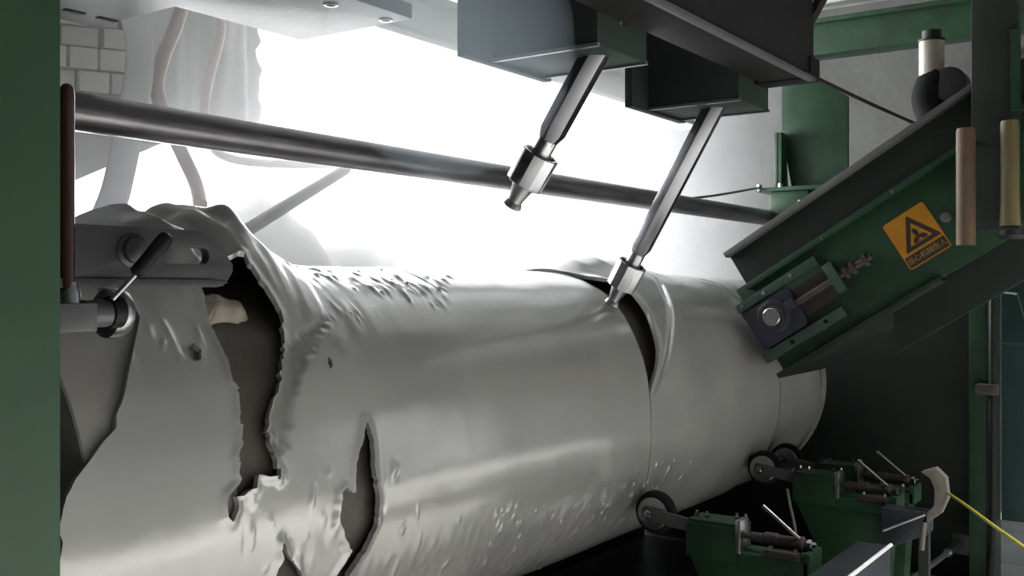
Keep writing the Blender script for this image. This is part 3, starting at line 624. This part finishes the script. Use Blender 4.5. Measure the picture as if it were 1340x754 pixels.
# warning sign on the side plate
sg = thing('warning_sign', 'yellow and black triangular warning sign on the conveyor arm', 'sign', arm(0.757, -0.39, -0.004))
S0, S1, N0, N1 = 0.660, 0.857, -0.505, -0.277
def sg_prism(outer, x0, x1, holes=()): return MB().prism(outer, arm(0, 0, x0), AD, AN, (x1 - x0, 0, 0), holes)
sg_prism(rect(S0, S1, N0, N1, 0.012), -0.004, 0.0).build('plate', 'sign_y', sg)
sg_prism(rect(S0 + .006, S1 - .006, N0 + .006, N0 + .056, 0.004), -0.0052, -0.004).build('caption_strip', 'sign_k', sg)
b0, b1, tp = (S0 + 0.022, N0 + 0.068), (S1 - 0.006, N0 + 0.068), ((S0 + S1) / 2 + 0.008, N0 + 0.212)
def tri(k):
    c = Vector(((b0[0] + b1[0] + tp[0]) / 3, (b0[1] + b1[1] + tp[1]) / 3)); out = []
    P = [Vector(b0), Vector(b1), Vector(tp)]
    for i in range(3):
        p = c + (P[i] - c) * k; e0 = (P[i - 1] - P[i]).normalized(); e1 = (P[(i + 1) % 3] - P[i]).normalized(); r = 0.010 * k
        q0_, q1_ = p + e0 * r, p + e1 * r
        for t in (0, .33, .66, 1):
            w = q0_ * (1 - t) ** 2 + p * 2 * t * (1 - t) + q1_ * t * t; out.append((w.x, w.y))
    return out
sg_prism(tri(1.0), -0.0052, -0.004, holes=[tri(0.62)]).build('triangle', 'sign_k', sg)
cS, cN = (b0[0] + b1[0] + tp[0]) / 3, (b0[1] + b1[1] + tp[1]) / 3 - 0.004
for ang in (-30, 100, 215):
    blade = []
    for k in range(16):
        t = 2 * math.pi * k / 16; r_ = 0.019 + 0.019 * math.cos(t); w_ = 0.0105 * math.sin(t)
        a_ = math.radians(ang); blade.append((cS + r_ * math.cos(a_) - w_ * math.sin(a_), cN + r_ * math.sin(a_) + w_ * math.cos(a_)))
    sg_prism(blade, -0.0052, -0.004).build('blade', 'sign_k', sg)
tc_ = bpy.data.curves.new('caption', 'FONT'); tc_.body = '当心机械伤人'; tc_.size = 0.031; tc_.align_x = 'CENTER'; tc_.align_y = 'CENTER'; tc_.extrude = 0.0003; tc_.space_character = 0.95
tmp = bpy.data.objects.new('caption', tc_); COL.objects.link(tmp); bpy.context.view_layer.update()
cme = bpy.data.meshes.new_from_object(tmp.evaluated_get(bpy.context.evaluated_depsgraph_get())); bpy.data.objects.remove(tmp)
cme.materials.clear(); cme.materials.append(M['sign_t']); to = bpy.data.objects.new('caption', cme); COL.objects.link(to); to.parent = sg
p = arm((S0 + S1) / 2, N0 + 0.031, -0.0056) - sg.location
to.matrix_local = Matrix.Translation(p) @ Matrix((AD, AN, Vector((-1, 0, 0)))).transposed().to_4x4()

# hanger post in front of the arm with the two hanging tubes
hp = thing('hanger_post', 'dark green upright post holding the conveyor arm at right', 'post', (4.5, 0.80, 1.8))
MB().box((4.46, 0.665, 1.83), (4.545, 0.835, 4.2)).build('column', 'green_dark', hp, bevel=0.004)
MB().box((4.44, 0.655, 2.30), (4.46, 0.69, 2.62)).build('edge_strip', 'green', hp)
MB().box((4.545, 0.69, 1.85), (4.60, 0.82, 2.1)).build('foot_block', 'green_dark', hp)
def hang_tube(x, pxa, pxb, ya, yb, m_, label, flare):
    a_, b_ = atX((pxa + pxb) / 2, ya, x), atX((pxa + pxb) / 2, yb, x); b_.y = a_.y
    r_ = (pxb - pxa) / 2 * (x * CS + a_.y * SN) / FPX; Lh = a_.z - b_.z
    t = thing('hanging_tube', label, 'tube', b_, 'tubes hanging on the conveyor frame')
    MB().lathe(b_, EZ, [(0, r_ * .78), (0, r_ * flare), (Lh * .12, r_ * (1 + (flare - 1) * .3)), (Lh * .25, r_), (Lh - .012, r_), (Lh, r_ * .9), (Lh, r_ * .75), (Lh * .5, r_ * .75)], 28, cap=False).build('sleeve', m_, t)
    MB().rod(a_ - Vector((0, 0, Lh * .5)), a_ - Vector((0, 0, .004)), r_ * .74, 20).build('core', m_, t)
    MB().rod(a_ - Vector((0, 0, .05)), a_ + Vector((.2, 0, -.05)), .012, 10).build('hook', 'dark', t)
    return t
hang_tube(4.36, 1252, 1276, 168, 321, 'cardboard', 'brown cardboard tube hanging in front of the warning sign plate', 1.0)
t2 = hang_tube(4.36, 1310, 1333, 158, 296, 'bamboo', 'yellowish flared tube hanging at the right edge', 1.18)
p = atX(1325, 303, 4.36); MB().lathe(p - Vector((0, 0, .03)), EZ, [(0, 0.04), (0.015, 0.056), (0.035, 0.05)], 24).build('end_ring', 'black', t2)

wp = thing('wall_pipe', 'pale pipe stub with black rubber elbow behind the conveyor arm', 'pipe', (6.0, 1.3, 2.6))
a_, b_ = atX(1219, 55, 5.9), atX(1219, 112, 5.9); b_.y = a_.y
MB().rod(b_ - Vector((0, 0, .04)), a_, 0.066, 32).build('pipe', 'paper_pipe', wp)
MB().rod(a_, a_ + Vector((0, 0, .012)), 0.07, 32).build('cap', 'black', wp)
e = b_ + Vector((0, 0, .02))
MB().tube([e + Vector((.02, -.03, .02)), e + Vector((0, .0, -.03)), e + Vector((0, .01, -.13)), e + Vector((0.0, -.10, -.36))], 0.088, 20, 6).build('elbow', 'rubber', wp)
MB().lathe(e + Vector((0, -.10, -.03)), EX, [(-.07, .05), (-.06, .09), (.06, .09), (.07, .05)], 24).build('clamp_band', 'dark', wp)
MB().rod(a_ + Vector((0, 0, .01)), a_ + Vector((.0, 0, .06)), 0.05, 20).build('stub', 'black', wp)

# ------------------------------------------------------------------ far-end side frame, post, teal guard
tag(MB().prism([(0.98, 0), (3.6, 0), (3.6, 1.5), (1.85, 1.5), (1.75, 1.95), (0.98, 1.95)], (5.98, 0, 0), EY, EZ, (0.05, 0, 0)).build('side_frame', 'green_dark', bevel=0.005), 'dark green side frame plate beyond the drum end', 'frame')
fp = thing('frame_post', 'narrow green upright post under the conveyor arm at right', 'post', (5.65, 1.0, 0))
MB().box((5.60, 0.975, 0.0), (5.97, 1.06, 2.2)).build('column', 'green', fp, bevel=0.006)
MB().box((5.595, 0.948, 0.0), (5.65, 0.972, 2.2)).build('edge', 'green_light', fp, bevel=0.003)
cn = thing('conduit', 'black conduit strapped to the narrow green post', 'conduit', (5.57, 0.94, 0.1))
MB().tube([(5.56, 0.955, 0.14), (5.57, 0.945, 0.4), (5.57, 0.943, 1.0), (5.57, 0.943, 2.0)], 0.017, 14).build('pipe', 'black', cn)
MB().box((5.535, 0.915, 1.065), (5.60, 1.02, 1.12)).build('clamp', 'screw', cn, bevel=0.012)
tg = thing('guard_panel', 'teal sheet-metal guard with pale edges at the right margin', 'panel', (5.9, 0.6, 0.1))
MB().prism([(0.972, 0.36), (0.972, 1.70), (0.20, 1.70), (0.20, 0.36)], (5.99, 0, 0), EY, EZ, (0.02, 0, 0)).build('sheet', 'teal', tg)
ed = [atX(x, y, 5.9) for x, y in ((1303, 362), (1309, 382), (1331, 385), (1342, 425), (1352, 470))]
for k in range(len(ed) - 1): MB().rod(ed[k], ed[k + 1], 0.006, 8).build('edge_bead', 'green_light' if k > 1 else 'beam', tg)
MB().rod(atX(1300, 449, 5.9), atX(1345, 450, 5.9), 0.004, 8).build('seam', 'green_light', tg)

tp_ = thing('floor_darkener', 'dark steel tread plates added to darken the pale floor by the frame post', 'floor plate', (6, .3, 0))  # plates added to darken the pale floor and cut its bounce light
for k in range(5):
    for q_ in range(2 if k < 2 else 1): MB().box((5.3 + k * 1.2, -0.9 + q_ * 1.17, 0.0), (6.49 + k * 1.2, 0.26 + q_ * 1.17, 0.012)).build('plate', 'tread', tp_, bevel=0.003)
# ------------------------------------------------------------------ pressure wheels on sprung arms
def wheel_arm(X0, W, label, detail, arm_len, group='pressure wheel arms'):
    """W = wheel centre; arm runs towards the aisle (-Y)"""
    wy, wz = W
    t = thing('pressure_wheel_arm', label, 'wheel arm', (X0, wy - 0.3, 0.4), group)
    tire = []
    for k in range(13):
        a = math.pi * k / 12; tire.append((0.045 - 0.028 * math.cos(a), 0.055 + 0.028 * math.sin(a) ** 0.7))
    MB().lathe((X0 - .045, wy, wz), EX, [(0.017, 0.03)] + tire + [(0.073, 0.03)], 48).build('tyre', 'black', t)
    w = MB().lathe((X0 - .036, wy - .004, wz), (-1, 0, 0), [(-0.01, 0.060), (0.004, 0.062), (0.008, 0.058), (0.010, 0.03), (0.018, 0.028)], 36).build('hub', 'steel', t)
    MB().lathe((X0 - .056, wy, wz), (-1, 0, 0), [(0, 0.02), (0.014, 0.02), (0.016, 0.012), (0.028, 0.011)], 6).build('nut', 'chrome', w)
    sl = 0.02
    y1 = wy - arm_len
    MB().prism([(wy + .03, wz + .018), (wy + .02, wz + .030), (y1, wz + .020 - sl), (y1, wz - .030 - sl), (wy + .01, wz - .02), (wy + .03, wz - .01)], (X0 - .062, 0, 0), EY, EZ, (0.014, 0, 0)).build('flat_bar', 'grey', t, bevel=0.002)
    yb = wy - 0.165
    MB().box((X0 - .085, yb - .20, wz - .125), (X0 + .05, yb, wz + .002)).build('slide_body', 'green', t, bevel=0.004)
    MB().box((X0 - .080, yb - .195, wz + .002), (X0 + .045, yb - .005, wz + .012)).build('top_cover', 'green', t, bevel=0.002)
    MB().box((X0 - .085, yb - .46, wz - .135), (X0 + .05, yb - .20, wz - .085)).build('step', 'green', t, bevel=0.004)
    MB().box((X0 - .085, yb - .465, wz - .135), (X0 + .05, yb - .440, wz - .055)).build('end_stop', 'green', t, bevel=0.003)
    MB().prism([(yb - .01, wz - .125), (yb - .10, wz - .30), (yb - .12, 0.0), (yb - .40, 0.0), (yb - .44, wz - .125)], (X0 - .075, 0, 0), EY, EZ, (0.11, 0, 0)).build('pedestal', 'green', t, bevel=0.003)
    for yy in (yb - .02, yb - .06, yb - .16, yb - .195):
        MB().lathe((X0 - .03 + (.04 if yy < yb - .1 else 0), yy, wz + .012), EZ, [(0, 0.009), (0.010, 0.009), (0.012, 0.006), (0.022, 0.006)], 6).build('bolt', 'chrome', t)
    MB().box((X0 - .090, yb - .215, wz - .09), (X0 - .01, yb - .195, wz + .03)).build('end_cap', 'steel', t, bevel=0.004)
    MB().lathe((X0 - .03, yb - .20, wz - .035), (0, -1, 0), [(0, 0.010), (.03, 0.010), (.034, 0.018), (.08, 0.018), (.085, 0.024), (.13, 0.025), (.135, 0.02), (.20, 0.021), (.205, 0.026), (.225, 0.026), (.23, 0.014), (.25, 0.013)], 20).build('spring_screw', 'screw', t)
    MB().lathe((X0 - .03, yb - .44, wz - .035), (0, -1, 0), [(0, 0.018), (.015, 0.018), (.018, 0.010), (.03, 0.010)], 6).build('nut', 'chrome', t)
    a_ = Vector((X0 - .045, yb - .415, wz - .015)); MB().rod(a_, a_ + Vector((-.02, .125, .105)), 0.0075, 12).build('tommy_bar', 'chrome', t)
    MB().box((X0 - .09, yb - .42, wz - .085), (X0 - .03, yb - .30, wz - .06)).build('foot_clip', 'screw', t, bevel=0.005)
    for yy in (yb - .32, yb - .41): MB().lathe((X0 - .07, yy, wz - .06), EZ, [(0, 0.008), (0.012, 0.007)], 6).build('bolt', 'steel', t)
    return t
wheel_arm(3.57, (1.800, 0.735), 'green sprung wheel arm pressing the seam below the slit, nearest the camera', True, 0.20)
wheel_arm(4.70, (1.795, 0.742), 'green sprung wheel arm second along the drum', True, 0.20)
wheel_arm(4.99, (1.790, 0.742), 'green sprung wheel arm farthest along at the drum end', True, 0.20)

rl = thing('slide_rail', 'blue-grey rail with painted edge highlight behind the nearest wheel arm', 'rail', (3.9, 1.1, 0.5))
MB().box((2.6, 1.02, 0.50), (3.95, 1.14, 0.638)).build('bar', 'rail', rl, bevel=0.004)
MB().rod((2.6, 1.018, 0.640), (3.95, 1.018, 0.640), 0.007, 10).build('edge', 'bright', rl)
MB().box((2.62, 1.04, 0), (2.72, 1.12, 0.5)).build('leg', 'green_dark', rl); MB().box((3.75, 1.04, 0), (3.85, 1.12, 0.5)).build('leg', 'green_dark', rl)
r2 = thing('push_rod', 'slim bright steel rod low beside the green frame post', 'rod', (5.1, 1.1, 0.3))
a_, b_ = atY(1195, 757, 1.1), atY(1263, 707, 1.1)
MB().rod(a_, b_, 0.013, 12).build('rod', 'steel', r2); c_ = a_.lerp(b_, .62); MB().rod(c_, b_, 0.021, 14).build('sleeve', 'chrome', r2)
MB().box((5.60, 1.06, 0.24), (5.75, 1.14, 0.34)).build('end_block', 'green_dark', r2)
MB().box((4.3, 1.08, 0.0), (4.36, 1.12, 0.4)).build('stand', 'green_dark', r2)
bx = thing('valve_box', 'small blue-grey box hanging below the cloth at the wheel arms', 'box', (4.75, 1.15, 0.5))
MB().prism([(1.20, 0.66), (1.01, 0.66), (1.01, 0.57), (1.20, 0.48)], (4.50, 0, 0), EY, EZ, (0.10, 0, 0)).build('body', 'rail', bx, bevel=0.006)
MB().rod((4.49, 1.19, 0.565), (4.49, 1.02, 0.655), 0.006, 8).build('edge', 'steel', bx)
MB().box((4.55, 1.02, 0.0), (4.59, 1.06, 0.58)).build('stand', 'green_dark', bx)

ct_ = thing('cloth_rag', 'pale rag draped over the end of the far wheel arms', 'cloth', (4.55, 1.05, 0.7))
rg = [(1204, 618), (1224, 612), (1238, 626), (1241, 652), (1232, 672), (1214, 684), (1206, 690), (1203, 686), (1208, 676), (1222, 662), (1222, 640), (1216, 626)]
q = [atX(x, y, 4.50) for x, y in rg]
MB().prism([(v.y, v.z) for v in q], (4.50, 0, 0), EY, EZ, (0.05, 0, 0)).build('rag', 'cloth', ct_, bevel=0.014)
q = [atX(x, y, 4.5) for x, y in ((1210, 684), (1208, 700), (1206, 720))]
MB().tube(q, 0.011, 10).build('tail', 'cloth', ct_)
q = [atX(x, y, 4.0 if i == 0 else 4.0 - i * .45) for i, (x, y) in enumerate(((1342, 716),))]
rp = [atX(1238, 644, 4.52), atX(1262, 660, 4.2), atX(1300, 688, 3.7), atX(1345, 720, 3.2), atX(1420, 775, 2.7)]
tag(MB().tube(rp, 0.006, 8).build('rope', 'rope'), 'taut yellow rope running off to the right', 'rope')
tag(MB().tube([atX(1030, 640, 4.4), atX(1034, 662, 4.4), atX(1040, 690, 4.4), atX(1042, 720, 4.4), atX(1040, 790, 4.4)], 0.007, 8).build('hose', 'cloth'), 'short pale hose dangling below the second wheel', 'hose')

# ------------------------------------------------------------------ things in the steam behind the drum
def Q(px, py, y): return atY(px, py, y)
tag(MB().tube([Q(160, -30, 3.0), Q(175, 20, 3.0), Q(183, 62, 3.0), Q(181, 105, 3.0), Q(172, 150, 3.0), Q(162, 205, 3.0), Q(148, 262, 3.0), Q(128, 300, 2.95), Q(90, 330, 2.9)], .01, 16, 6, flat=(0.048, 0.006, (1, -.3, 0.1))).build('strap', 'strap'), 'broad white strap hanging behind the shaft', 'strap')
dt = thing('block_pier', 'pale blockwork pier with a sloping underside at upper left', 'pier', Q(130, 235, 3.3))
def q2(px, py): p_ = Q(px, py, 3.3); return (p_.x, p_.z)
po = [q2(20, 268), q2(20, -60), q2(180, -60), q2(184, 150), q2(240, 176), q2(205, 192), q2(100, 237)]
MB().prism(po, (0, 3.32, 0), EX, EZ, (0, 0.35, 0)).build('core', 'duct', dt)
g = random.Random(5); yy = -20; row = 0
while yy < 140:
    hh = g.uniform(20, 30); xx = 30 - g.uniform(0, 40)
    while xx < 176:
        ww = g.uniform(34, 62); x1_ = min(xx + ww, 182); sl = 0.10
        mb = MB(); fr = [q2(xx + 1, yy + xx * sl + 1 - 12), q2(x1_ - 1, yy + x1_ * sl + 1 - 12), q2(x1_ - 1.5, yy + hh + x1_ * sl - 1 - 12), q2(xx + 1.5, yy + hh + xx * sl - 1 - 12)]
        if x1_ - xx > 8: mb.prism(fr, (0, 3.32, 0), EX, EZ, (0, -g.uniform(.015, .04), 0)).build('block', 'clad', dt, bevel=0.006)
        xx += ww
    yy += hh
# ragged plastic curtain
cv, cf = [], []; nxc, nzc = 60, 30
for k in range(nzc + 1):
    for i in range(nxc + 1):
        t = k / nzc; z = 2.30 + (3.6 - 2.30) * t; x1 = 3.22 + 0.012 * math.sin(z * 37) + 0.010 * math.sin(z * 83) - 0.06 * t
        x = 2.45 + (x1 - 2.45) * i / nxc; zz = z + (0.015 * math.sin(x * 21) + .02 * (x - 2.8) if k == 0 else 0)
        cv.append((x, 3.62 + 0.035 * math.sin(x * 19 + z * 1.5) + 0.012 * math.sin(x * 51 - z * 3), zz))
for k in range(nzc):
    for i in range(nxc): a = k * (nxc + 1) + i; cf.append((a, a + 1, a + nxc + 2, a + nxc + 1))
co = MB().add(cv, cf).build('plastic_curtain', 'curtain', smooth=60); so = co.modifiers.new('thickness', 'SOLIDIFY'); so.thickness = 0.006
tag(co, 'grey ragged plastic curtain hanging left of the glare', 'curtain')
tag(MB().tube([Q(285, 10, 3.4), Q(290, 40, 3.4), Q(276, 95, 3.38), Q(268, 140, 3.36), Q(274, 180, 3.36), Q(292, 204, 3.38), Q(350, 214, 3.42), Q(450, 216, 3.45)], 0.019, 14).build('hose', 'pink'), 'pale pinkish hose curving down in front of the curtain', 'hose')
tag(MB().tube([Q(240, 0, 3.2), Q(230, 35, 3.2), Q(212, 80, 3.18), Q(206, 120, 3.16), Q(222, 165, 3.15), Q(240, 205, 3.15), Q(256, 240, 3.1), Q(262, 268, 3.0)], 0.026, 14).build('hose', 'pink'), 'pale twisted hose running down into the pulp heap', 'hose')
tag(MB().rod(Q(452, 222, 3.1), Q(305, 312, 2.75), 0.024, 16).build('support_pipe', 'pipe_grey'), 'slanting grey pipe leaning on the pulp heap', 'pipe')
tag(MB().tube([Q(170, 175, 3.0), Q(205, 182, 3.0), Q(240, 172, 3.0)], 0.02, 10).build('pipe_stub', 'pipe_grey'), 'short grey pipe stub under the patched duct', 'pipe')
# waste heap in the steam
hv, hf = [], []; nh = 70
for j in range(31):
    for i in range(nh + 1):
        x = 2.2 + 2.9 * i / nh; y = 3.25 + 0.9 * j / 30
        prof = np.interp(x, [2.2, 2.7, 2.95, 3.05, 3.2, 3.35, 3.6, 3.8, 3.95, 4.2, 4.6, 5.1], [1.2, 1.55, 1.80, 1.93, 2.0, 1.96, 1.86, 1.80, 1.84, 1.72, 1.55, 1.2])
        fy = math.sin(math.pi * j / 30) ** 0.6
        hv.append((x, y, 0.0 + prof * fy * (1 + 0.035 * float(vnoise(np.array([x * 6.]), np.array([y * 6.]), 51)[0]) + 0.012 * float(vnoise(np.array([x * 17.]), np.array([y * 17.]), 52)[0]))))
for j in range(30):
    for i in range(nh): a = j * (nh + 1) + i; hf.append((a, a + 1, a + nh + 2, a + nh + 1))
tag(MB().add(hv, hf).build('waste_heap', 'heap', smooth=50), 'pale heap of pulp waste dim in the steam behind the drum', 'heap')
